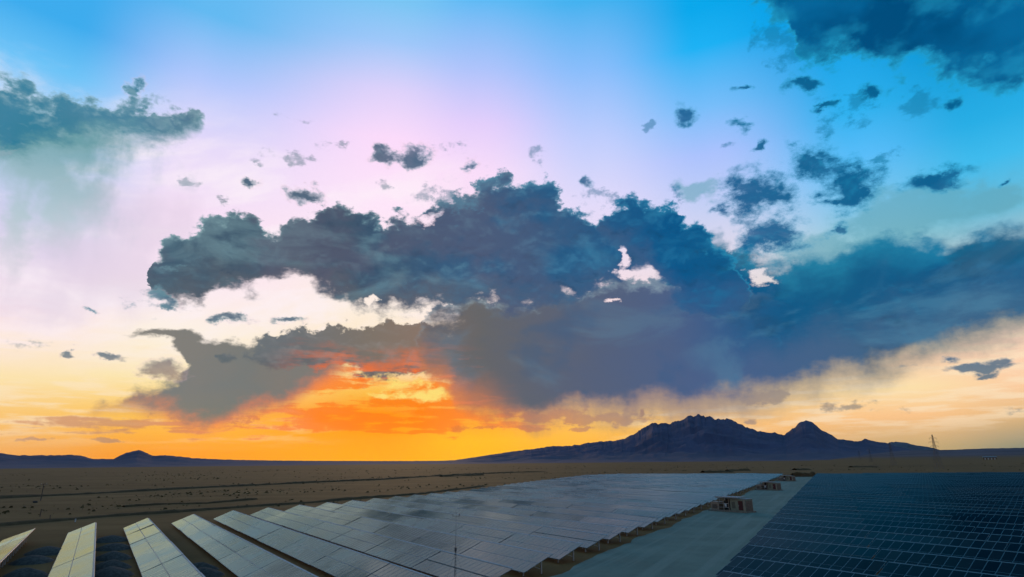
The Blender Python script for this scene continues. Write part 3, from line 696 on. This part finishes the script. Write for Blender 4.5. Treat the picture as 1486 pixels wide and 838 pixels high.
# low scrub dotted over the plain: more bushes than one could count
sc = MB()
rs = random.Random(5)
n = 0
while n < 2600:
    a = rs.uniform(-46, 46); r = 190 * (1500 / 190.) ** rs.random()
    v = at(a, r)
    rr = v.x * RV.x + v.y * RV.y; pp = v.x * PV.x + v.y * PV.y
    if pp > -25 and (0 < rr < end_desert(pp) + 6) and pp < 395: continue
    if pp > 45 and rr < start_right(pp) + 6 and pp < back_right(rr) + 6: continue
    if pp < 395 and end_road(pp) - 30 < rr < end_road(pp) + 4: continue
    if mnoise.noise((v.x * .012, v.y * .012, 0)) + .35 * mnoise.noise((v.x * .06, v.y * .06, 4)) < rs.uniform(-.05, .6): continue
    n += 1
    s = (.10 + .42 * rs.random() ** 2.2) * (1 + r / 800.)
    i = len(sc.v); k = 6
    for q in range(k):
        t = 2 * pi * q / k + rs.random() * .6
        sc.v.append((v.x + s * cos(t) * rs.uniform(.7, 1.2), v.y + s * sin(t) * rs.uniform(.7, 1.2), -.03))
    for q in range(3):
        t = 2 * pi * q / 3 + rs.random()
        sc.v.append((v.x + .55 * s * cos(t), v.y + .55 * s * sin(t), s * rs.uniform(.5, .95)))
    for q in range(k):
        b0 = i + k + (q // 2) % 3; b1 = i + k + ((q + 1) // 2) % 3
        sc.f.append((i + q, i + (q + 1) % k, b0)); sc.mi.append(0)
        if b0 != b1: sc.f.append((i + (q + 1) % k, b1, b0)); sc.mi.append(0)
    sc.f.append((i + k, i + k + 1, i + k + 2)); sc.mi.append(0)
tag(sc.build('desert_scrub', M['scrub']), kind='stuff')

# ------------------------------------------------------------------ solar tables
NMOD = 14
LT = 15.42                                    # table length along the row; the pitch is 15.62
MW = LT / NMOD
ZTOP = .65 + SL * sin(RD(18.906))          # every table's upper edge stands this high
def low_z(t): return ZTOP - SL * sin(t)
def module_mesh(mats):
    """one framed module, lying in the plane: x along the row, y up the slope"""
    b = MB(); w, h, t, e = MW - .014, SL / 2 - .012, .045, .032
    x, y = w / 2, h / 2
    b.quad((-x + e, -y + e, t - .006), (x - e, -y + e, t - .006), (x - e, y - e, t - .006), (-x + e, y - e, t - .006), 1)
    o = [(-x, -y), (x, -y), (x, y), (-x, y)]; n_ = [(-x + e, -y + e), (x - e, -y + e), (x - e, y - e), (-x + e, y - e)]
    for k in range(4):
        l = (k + 1) % 4
        b.quad((*o[k], t), (*o[l], t), (*n_[l], t), (*n_[k], t), 0)
        b.quad((*o[k], 0), (*o[l], 0), (*o[l], t), (*o[k], t), 0)
        b.quad((*n_[k], t), (*n_[l], t), (*n_[l], t - .006), (*n_[k], t - .006), 0)
    b.quad((-x, y, 0), (x, y, 0), (x, -y, 0), (-x, -y, 0), 0)
    return b.mesh('panel', mats)
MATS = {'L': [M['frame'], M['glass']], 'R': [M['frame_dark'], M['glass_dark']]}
MODULE = {k: module_mesh(MATS[k]) for k in 'LR'}
def add_sheet(b, mtx, n=NMOD, proud=.02, e=.05):
    """all modules of a far table on one backing slab"""
    b.box((0, SL / 2, .015), (LT, SL, .03), 0, mtx)
    for i in range(n):
        for j in range(2):
            x0 = -LT / 2 + i * MW + e; x1 = x0 + MW - 2 * e; y0 = j * SL / 2 + e; y1 = y0 + SL / 2 - 2 * e
            b.quad(*[tuple(mtx @ Vector(p)) for p in ((x0, y0, .03 + proud), (x1, y0, .03 + proud), (x1, y1, .03 + proud), (x0, y1, .03 + proud))], 1)
def joined_mesh(mats):
    b = MB(); add_sheet(b, Matrix.Identity(4)); return b.mesh('panel_sheet', mats)
SHEET = {k: joined_mesh(MATS[k]) for k in 'LR'}
NPOST = 5
_cache = {}
def table_meshes(td):
    if td in _cache: return _cache[td]
    t = RD(td); d = {}; ZL = low_z(t)
    yf, yr = .75 * cos(t), 3.35 * cos(t)
    zf, zr = ZL + .75 * sin(t) - .14, ZL + 3.35 * sin(t) - .14
    b = MB(); b.box((0, 0, (zf - .1) / 2), (.15, .12, zf + .1)); d['front'] = (b.mesh('post', M['galv']), yf)
    b = MB(); b.box((0, 0, (zr - .1) / 2), (.17, .14, zr + .1)); d['rear'] = (b.mesh('post', M['galv']), yr)
    b = MB(); b.bar((0, .12 * cos(t), ZL + .12 * sin(t) - .13), (0, 3.98 * cos(t), ZL + 3.98 * sin(t) - .13), .07, .11); d['rafter'] = b.mesh('rafter', M['galv'])
    b = MB(); b.bar((0, yr - .02, .45), (0, yf + 1.0 * cos(t), ZL + 1.75 * sin(t) - .17), .05); d['brace'] = b.mesh('brace', M['galv'])
    b = MB()
    for y in (.5, 1.6, 2.5, 3.6): b.box((0, y * cos(t), ZL + y * sin(t) - .045), (LT, .06, .06))
    d['purlins'] = b.mesh('purlin', M['galv'])
    b = MB(); b.box((0, SL + .075, .02), (LT, .14, .05)); d['rail'] = {k: b.mesh('edge_rail', M['rail' if k == 'L' else 'rail_dark']) for k in 'LR'}
    # everything under the sheet in one mesh, for tables too far to tell posts apart
    b = MB()
    for k in range(NPOST):
        x = -LT / 2 + 1.2 + k * (LT - 2.4) / (NPOST - 1)
        b.box((x, yf, (zf - .1) / 2), (.12, .1, zf + .1)); b.box((x, yr, (zr - .1) / 2), (.17, .14, zr + .1))
    d['legs'] = b.mesh('support_frame', M['galv'])
    _cache[td] = d
    return d

def row_tilt(side, k):
    if side == 'L':
        return 22.0 if k <= 5 else 20.5 if k <= 8 else 19.0
    return 19.0

slots = []          # (distance, side, row number, place in row, centre r, p of the low edge, stretch)
TP = 15.62
HALF = 43.5
def in_view(v, z=1.0, margin=0.0):
    a = math.degrees(math.atan2(v.x, v.y))
    if abs(a) > HALF + margin: return False
    d = v.length
    return v.y > 10 and math.degrees(math.atan2(z - CAM_H, d)) > -13.5 - margin
for k in range(0, 49):
    p = -19.488 + PITCH * k
    a, b_ = end_road(p), end_desert(p)
    n = max(1, round((b_ - a) / TP)); st = (b_ - a) / n / TP
    for i in range(n):
        r = b_ - (i + .5) * TP * st
        ends = [plan(r + s * TP * st / 2, p + q) for s in (-1, 0, 1) for q in (0, 3.8)]
        if any(in_view(e, 1.5, .6) for e in ends):
            slots.append((min(e.length for e in ends), 'L', k, i, r, p, st, n))
for k in range(-3, 58):
    p = 53.60 + PITCH * k
    a = start_right(p + 3.8)
    for i in range(40):
        r = a - (i + .5) * TP
        if p > back_right(r): continue
        ends = [plan(r + s * TP / 2, p + q) for s in (-1, 0, 1) for q in (0, 3.8)]
        if any(in_view(e, 1.5, .6) for e in ends):
            slots.append((min(e.length for e in ends), 'R', k, i, r, p, 1.0, 40))
slots.sort()
n_single = 290
NEAR = 108.0
bot = min(s[2] for s in slots if s[1] == 'R')
rj = random.Random(3)

def table_label(side, k, i, n):
    if side == 'L':
        if k <= 15:
            base = 'pale grey-green' if k <= 6 else 'grey-green'
            if i == 0: return '%s solar table at the desert end of the %s row from the left' % (base, ordw(k))
            if i == n - 1: return '%s solar table at the gravel road end of the %s row from the left' % (base, ordw(k))
            return '%s solar table, %s from the desert end, in the %s row from the left' % (base, ordw(i + 1), ordw(k))
        if i == n - 1: return 'grey-blue solar table on posts at the gravel road end of a left field row'
        if i == 0: return 'grey-green solar table at the desert end of a far left field row'
        return 'grey-blue solar table among many alike deep inside the left field'
    q = k - bot + 1
    if q <= 12:
        if i == 0: return 'dark blue solar table by the gravel road, %s row from the bottom right' % ordw(q)
        return 'dark blue solar table, %s from the road, %s row from the bottom right' % (ordw(i + 1), ordw(q))
    if i == 0: return 'dark blue solar table beside the gravel road in a far right field row'
    return 'dark blue solar table among many alike deep inside the right field'

far_l, far_r = MB(), MB()
for idx, (dist, side, k, i, r, p, st, n) in enumerate(slots):
    td = row_tilt(side, k); t = RD(td); ZL = low_z(t)
    jx = RD(rj.gauss(0, .75)); jy = RD(rj.gauss(0, .35))
    jz = rj.uniform(-.03, .03)
    base = plan(r, p + SL * cos(RD(18.906)) - SL * cos(t), 0)
    if idx >= n_single:
        mtx = Matrix.Translation(base + Vector((0, 0, ZL + jz))) @ Matrix.Rotation(ROTZ, 4, 'Z') @ Matrix.Diagonal((st, 1, 1, 1)) @ Matrix.Rotation(t + jx, 4, 'X') @ Matrix.Rotation(jy, 4, 'Y')
        b = far_l if side == 'L' else far_r
        add_sheet(b, mtx)
        b.box((0, SL + .075, .02), (LT, .14, .05), 0, mtx)
        if i == n - 1 or (side == 'R' and i == 0):      # the row ends by the road show their posts
            m2 = Matrix.Translation(base) @ Matrix.Rotation(ROTZ, 4, 'Z')
            for q in range(2):
                b.box((-LT / 2 + 1.2 if side == 'R' else LT / 2 - 1.2 - q * 3.2, .7, .35), (.14, .14, .7), 0, m2)
                b.box((-LT / 2 + 1.2 if side == 'R' else LT / 2 - 1.2 - q * 3.2, 3.15, .8), (.16, .16, 1.6), 0, m2)
        continue
    d = table_meshes(td)
    o = empty('solar_table', base, ROTZ)
    o.scale = (st, 1, 1)
    tag(o, table_label(side, k, i, n), 'solar table', 'solar tables in rows on the left field' if side == 'L' else 'solar tables in rows on the right field')
    if dist < NEAR:
        cm_, sm_ = cos(t), sin(t)
        for a in range(NMOD):
            for c in range(2):
                y = (c + .5) * SL / 2
                m = put('panel', MODULE[side], o, (-LT / 2 + (a + .5) * MW, y * cm_, ZL + y * sm_ + jz + (a - 6.5) * MW * -jy * 0), (t + jx + RD(rj.gauss(0, .12)), jy + RD(rj.gauss(0, .12)), 0))
        for a in range(NPOST):
            x = -LT / 2 + 1.2 + a * (LT - 2.4) / (NPOST - 1)
            put('post', d['front'][0], o, (x, d['front'][1], 0)); put('post', d['rear'][0], o, (x, d['rear'][1], 0))
            put('rafter', d['rafter'], o, (x, 0, 0)); put('brace', d['brace'], o, (x, 0, 0))
        tag(put('purlin', d['purlins'], o), kind='stuff')
        put('edge_rail', d['rail'][side], o, (0, 0, ZL + jz), (t, 0, 0))
    else:
        tag(put('panel', SHEET[side], o, (0, 0, ZL + jz), (t + jx, jy, 0)), kind='stuff')
        tag(put('support_frame', d['legs'], o), kind='stuff')
        put('edge_rail', d['rail'][side], o, (0, 0, ZL + jz), (t, 0, 0))
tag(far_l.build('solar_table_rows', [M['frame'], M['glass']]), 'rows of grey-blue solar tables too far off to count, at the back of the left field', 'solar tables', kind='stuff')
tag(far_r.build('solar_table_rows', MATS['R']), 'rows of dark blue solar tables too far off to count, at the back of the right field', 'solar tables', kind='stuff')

# ------------------------------------------------------------------ gravel heaps tipped between the first rows
def heap(pos, rx, ry, h, rz, seed, label):
    b = MB(); NR, NA = 6, 16
    b.v.append((0, 0, h))
    for j in range(1, NR + 1):
        u = j / NR
        for k in range(NA):
            t = 2 * pi * k / NA
            e = 1 + .16 * mnoise.noise((cos(t) * 1.3, sin(t) * 1.3, seed))
            z = h * (1 - u ** 1.55) * (1 + .12 * mnoise.noise((cos(t) * u * 3, sin(t) * u * 3, seed + 4)))
            b.v.append((rx * u * e * cos(t), ry * u * e * sin(t), z if j < NR else -.05))
    for k in range(NA):
        b.f.append((0, 1 + k, 1 + (k + 1) % NA)); b.mi.append(0)
        for j in range(NR - 1):
            a = 1 + j * NA
            b.f.append((a + k, a + NA + k, a + NA + (k + 1) % NA, a + (k + 1) % NA)); b.mi.append(0)
    o = b.build('gravel_heap', M['heap'], None, (pos[0], pos[1], 0))
    o.rotation_euler = (0, 0, rz)
    for f in o.data.polygons: f.use_smooth = True
    return tag(o, label, 'gravel heap', 'slate gravel heaps tipped between the first rows')
for i, hd in enumerate([((-55.3, 71.2), 2.6, 2.0, 1.6, 'dark slate gravel heap nearest the bottom edge, between the two leftmost panel rows'), ((-62.9, 81.9), 2.4, 2.2, 1.3, 'middle gravel heap between the two leftmost panel rows'), ((-67.0, 89.8), 3.0, 2.4, 1.5, 'farthest gravel heap between the two leftmost panel rows'), ((-45.7, 71.5), 2.6, 2.0, 1.5, 'gravel heap at the bottom edge between the second and third rows from the left'), ((-49.3, 77.0), 2.5, 1.9, 1.4, 'second gravel heap up the gap between the second and third rows'), ((-53.8, 84.1), 2.5, 1.9, 1.4, 'third gravel heap up the gap between the second and third rows'), ((-59.9, 93.4), 2.6, 2.2, 1.3, 'fourth gravel heap up the gap between the second and third rows'), ((-66.9, 103.3), 2.8, 2.6, 1.3, 'farthest gravel heap in the gap between the second and third rows'), ((-35.0, 70.9), 2.2, 1.8, 1.4, 'gravel heap at the bottom edge between the third and fourth rows from the left'), ((-37.5, 74.9), 2.0, 1.6, 1.3, 'upper gravel heap between the third and fourth rows from the left')]):
    heap(hd[0], hd[1] * 1.2, hd[2] * 1.15, hd[3] * .62, ROTZ + .1 * i, 1.7 * i, hd[4])

# ------------------------------------------------------------------ inverter stations on the road
def inverter(r, p, label, size):
    o = empty('inverter_station', plan(r, p, 0), ROTZ); o.scale = (size,) * 3
    tag(o, label, 'inverter station', 'inverter stations along the gravel road')
    b = MB(); b.box((0, 0, .2), (12.6, 4.6, .4)); b.box((-2.5, -2.45, .1), (5, .6, .22)); b.build('concrete_pad', M['concrete'], o)
    # low beige transformer house with its slatted vent, far end
    b = MB(); b.box((-4.6, .3, 1.35), (2.6, 3.0, 1.9)); b.box((-4.6, .3, 2.36), (2.8, 3.2, .12)); tr = b.build('transformer', M['cabinet'], o)
    b = MB()
    for k in range(5): b.box((-4.6, -1.22, .8 + k * .22), (1.7, .06, .1))
    b.build('vent', M['void'], tr)
    b = MB()
    for k in range(4): b.box((-5.4 + k * .5, .3, 2.55), (.12, .12, .28))
    b.build('bushing', M['galv'], tr)
    # the open middle bay: posts, shelves of switchgear, a white meter box
    b = MB()
    for x in (-2.9, -1.2, .5):
        for y in (-1.7, 1.7): b.box((x, y, 2.1), (.16, .16, 3.4))
    b.build('bay_frame', M['cabinet'], o)
    b = MB(); b.box((-1.2, 1.5, 2.0), (3.3, .08, 3.1)); b.build('back_wall', M['void'], o)
    for x in (-2.3, -1.5, -.55, .1):
        b = MB(); b.box((x, .6, 1.55), (.62, 1.2, 2.2)); b.box((x, -.015, 1.9), (.45, .03, .9)); b.build('switchgear', M['void'] if x in (-1.5,) else M['seam'], o)
    b = MB(); b.box((-1.2, -1.72, 2.2), (3.2, .06, .1)); b.box((-1.2, -1.72, 1.15), (3.2, .06, .1)); b.build('rail', M['galv'], o)
    b = MB(); b.box((-.45, -1.78, 1.75), (.62, .3, .75)); b.box((-.45, -1.94, 1.75), (.48, .02, .6)); b.build('meter_box', M['white'], o)
    # green inverter cabinet with a dark red door and rust brown end wall
    b = MB(); b.box((3.4, 0, 1.95), (4.9, 3.3, 3.1)); cb = b.build('cabinet', M['green'], o)
    b = MB(); b.box((4.3, -1.68, 1.85), (1.4, .07, 2.4)); dr = b.build('door', M['red'], cb)
    b = MB(); b.box((3.72, -1.74, 1.8), (.06, .06, .35)); b.build('handle', M['galv'], dr)
    b = MB(); b.box((5.88, 0, 1.8), (.06, 3.0, 2.7)); b.build('end_panel', M['rust'], cb)
    b = MB(); b.box((5.45, -1.68, 1.9), (.5, .06, 2.8)); b.build('pilaster', M['cabinet'], cb)
    b = MB()
    for k in range(6): b.box((2.0, -1.67, 1.2 + k * .28), (1.1, .05, .12))
    b.build('vent', M['void'], cb)
    # thin canopy over bay and cabinet
    b = MB(); b.box((.2, -.1, 3.93), (7.4, 4.5, .14)); b.box((.2, -2.31, 3.84), (7.4, .05, .32)); b.build('canopy', M['roof'], o)
    b = MB(); b.box((4.7, 0, 3.56), (2.5, 3.5, .12)); b.build('roof_cap', M['roof'], cb)
    return o
inverter(91.5, 126.0, 'inverter station nearest the camera, with dark red door and pale canopy, on the gravel road', .84)
inverter(142.5, 221.3, 'middle inverter station on the gravel road, with dark red door and white box', .8)
inverter(191.5, 315.5, 'small farthest inverter station on the gravel road, by the end of the panels', .78)

# ------------------------------------------------------------------ guyed weather mast among the panels
ms = empty('weather_mast', (-5.5, 58.3, 0))
tag(ms, 'thin guyed mast with instrument box standing among the grey panels', 'mast')
b = MB()
for k in range(3):
    t = 2 * pi * k / 3
    b.tube((.11 * cos(t), .11 * sin(t), 0), (.05 * cos(t), .05 * sin(t), 4.3), .015, n=5)
for k in range(14):
    z = .2 + k * .28
    w = .11 - .06 * z / 4.3
    for q in range(3):
        t0 = 2 * pi * q / 3; t1 = 2 * pi * (q + 1) / 3
        b.bar((w * cos(t0), w * sin(t0), z), (w * cos(t1), w * sin(t1), z + .24), .014)
b.build('lattice', M['lattice'], ms)
b = MB(); b.tube((0, 0, 4.2), (0, 0, 7.4), .022, .014, 6); b.build('pole', M['lattice'], ms)
b = MB(); b.box((.02, -.12, 4.15), (.2, .16, .34)); b.build('instrument_box', M['lattice'], ms)
b = MB(); b.bar((-.3, 0, 7.0), (.3, 0, 7.0), .02); b.tube((.3, 0, 7.0), (.3, 0, 7.25), .03, .05, 6); b.tube((-.3, 0, 7.0), (-.3, 0, 7.2), .04, .02, 6); b.build('anemometer', M['lattice'], ms)
for k in range(3):
    t = 2 * pi * k / 3 + .5
    b = MB(); b.bar((0, 0, 3.9), (1.7 * cos(t), 1.7 * sin(t), 0), .012); b.build('guy_wire', M['lattice'], ms)

# ------------------------------------------------------------------ pylons
def pylon_proto():
    o = empty('pylon', (0, 0, 0))
    ks = []
    H = 47.0
    prof = [(0, 4.2), (22, 2.1), (33, 1.1), (47, .35)]
    def w(z): return interp(prof, z)
    zs = [0, 7, 14, 22, 27, 33, 38, 43, 47]
    for sx, sy in ((-1, -1), (1, -1), (1, 1), (-1, 1)):
        b = MB()
        for z0, z1 in zip(zs[:-1], zs[1:]): b.bar((sx * w(z0), sy * w(z0), z0), (sx * w(z1), sy * w(z1), z1), .22)
        ks.append(b.build('leg', M['lattice'], o))
    b = MB()
    cs = ((-1, -1), (1, -1), (1, 1), (-1, 1))
    for z0, z1 in zip(zs[:-1], zs[1:]):
        for q in range(4):
            a, c = cs[q], cs[(q + 1) % 4]
            b.bar((a[0] * w(z0), a[1] * w(z0), z0), (c[0] * w(z1), c[1] * w(z1), z1), .11)
            b.bar((c[0] * w(z0), c[1] * w(z0), z0), (a[0] * w(z1), a[1] * w(z1), z1), .11)
            b.bar((a[0] * w(z1), a[1] * w(z1), z1), (c[0] * w(z1), c[1] * w(z1), z1), .14)
    ks.append(b.build('bracing', M['lattice'], o))
    for z, l in ((31, 5.2), (36.5, 6.2), (42, 4.6)):
        b = MB()
        for s in (-1, 1):
            b.bar((0, -.5, z), (s * l, 0, z), .2); b.bar((0, .5, z), (s * l, 0, z), .2); b.bar((0, 0, z + 2.2), (s * l, 0, z), .18)
            b.bar((s * l, 0, z), (s * l, 0, z - 2.0), .16)
        ks.append(b.build('crossarm', M['lattice'], o))
    KIDS[o.name] = ks
    return o
py = pylon_proto()
for i, (a, d, lab) in enumerate([(35.1, 770, 'tallest lattice pylon, nearest of the line, standing on the plain at right'), (32.17, 1104, 'second lattice pylon from the right, before the plateau edge'), (30.67, 1900, 'small third lattice pylon before the foot of the mountain'), (29.9, 2600, 'tiny farthest lattice pylon before the foot of the mountain')]):
    o = py if i == 0 else copy_tree(py)
    o.location = at(a, d, ground_at(at(a, d))); o.rotation_euler = (0, 0, RD(-a + 25)); o.scale = (.74, .74, .74)
    tag(o, lab, 'pylon', 'lattice pylons in line on the plain')

# ------------------------------------------------------------------ poles, markers, boulder, far shed
u = empty('utility_pole', (-171.4, 221.3, 0), .6)
tag(u, 'wooden utility pole with crossarm on the plain at left, above the dark stone', 'pole')
b = MB(); b.tube((0, 0, 0), (0, 0, 6.0), .16, .11, 8); b.build('pole', M['wood'], u)
b = MB(); b.box((0, 0, 5.6), (1.9, .14, .14)); b.build('crossarm', M['wood'], u)
for x in (-.8, 0, .8):
    b = MB(); b.tube((x, 0, 5.67), (x, 0, 5.9), .05, .07, 6); b.build('insulator', M['galv'], u)
for (x, y, h, lab) in ((-117.5, 152.6, 1.7, 'dark fence post standing alone beyond the leftmost rows'), (-104.9, 139.3, 1.3, 'short dark fence post nearest the leftmost panel row')):
    u = empty('fence_post', (x, y, 0), .3)
    tag(u, lab, 'post', 'old fence posts at the plant edge')
    b = MB(); b.tube((0, 0, 0), (0, 0, h), .11, .09, 7); b.build('shaft', M['wood'], u)
    b = MB(); b.box((0, 0, h + .03), (.26, .26, .06)); b.build('cap', M['wood'], u)
u = empty('marker_post', (-97.4, 137.0, 0))
tag(u, 'small white marker post by the dark earth bank at left', 'marker')
b = MB(); b.box((0, 0, .3), (.18, .18, .6)); b.build('shaft', M['white'], u)
b = MB(); b.box((0, 0, .63), (.24, .24, .06)); b.build('cap', M['white'], u)
bo = bpy.data.meshes.new('boulder'); bmm = bmesh.new()
bmesh.ops.create_icosphere(bmm, subdivisions=2, radius=1)
for v in bmm.verts:
    k = 1 + .3 * mnoise.noise(v.co * 1.4); v.co = Vector((v.co.x * .8 * k, v.co.y * .6 * k, v.co.z * .42 * k + .22))
bmm.to_mesh(bo); bmm.free(); bo.materials.append(M['boulder'])
tag(put('boulder', bo, None, (-163.8, 209.3, 0)), 'dark flat boulder lying on the plain at left below the utility pole', 'boulder')

SHP = at(38.33, 2450)
sh = empty('shed', (SHP.x, SHP.y, ground_at(SHP)), RD(-38.3))
tag(sh, 'long pale shed far off on the slope at right', 'shed')
b = MB(); b.box((0, 0, 2.5), (34, 12, 9)); b.build('wall', M['scree'], sh)
b = MB()
i = len(b.v)
b.v += [(-18, -7, 7), (18, -7, 7), (18, 7, 7), (-18, 7, 7), (-18, 0, 9.5), (18, 0, 9.5)]
b.f += [(0, 1, 5, 4), (2, 3, 4, 5), (0, 4, 3), (1, 2, 5)]; b.mi += [0] * 4
b.build('roof', M['roof'], sh)
for k in range(4):
    b = MB(); b.box((-12 + 8 * k, -6.05, 2.2), (3.6, .3, 4.4)); b.build('door', M['galv'], sh)

# ------------------------------------------------------------------ haze: one closed box of even air
def haze_box():
    hm_ = bpy.data.materials.new('evening haze')
    hm_.use_nodes = True
    t = hm_.node_tree
    for n in list(t.nodes): t.nodes.remove(n)
    v = t.nodes.new('ShaderNodeVolumePrincipled')
    v.inputs['Color'].default_value = (.55, .68, 1.0, 1)
    v.inputs['Density'].default_value = HAZE
    out = t.nodes.new('ShaderNodeOutputMaterial')
    t.links.new(v.outputs[0], out.inputs['Volume'])
    b = MB(); top = 900.0
    b.box((0, 0, (top - 5) / 2), (49000, 49000, top + 5))
    o = b.build('haze', hm_)
    tag(o, kind='stuff')
HAZE = 0.35e-5
if HAZE: haze_box()
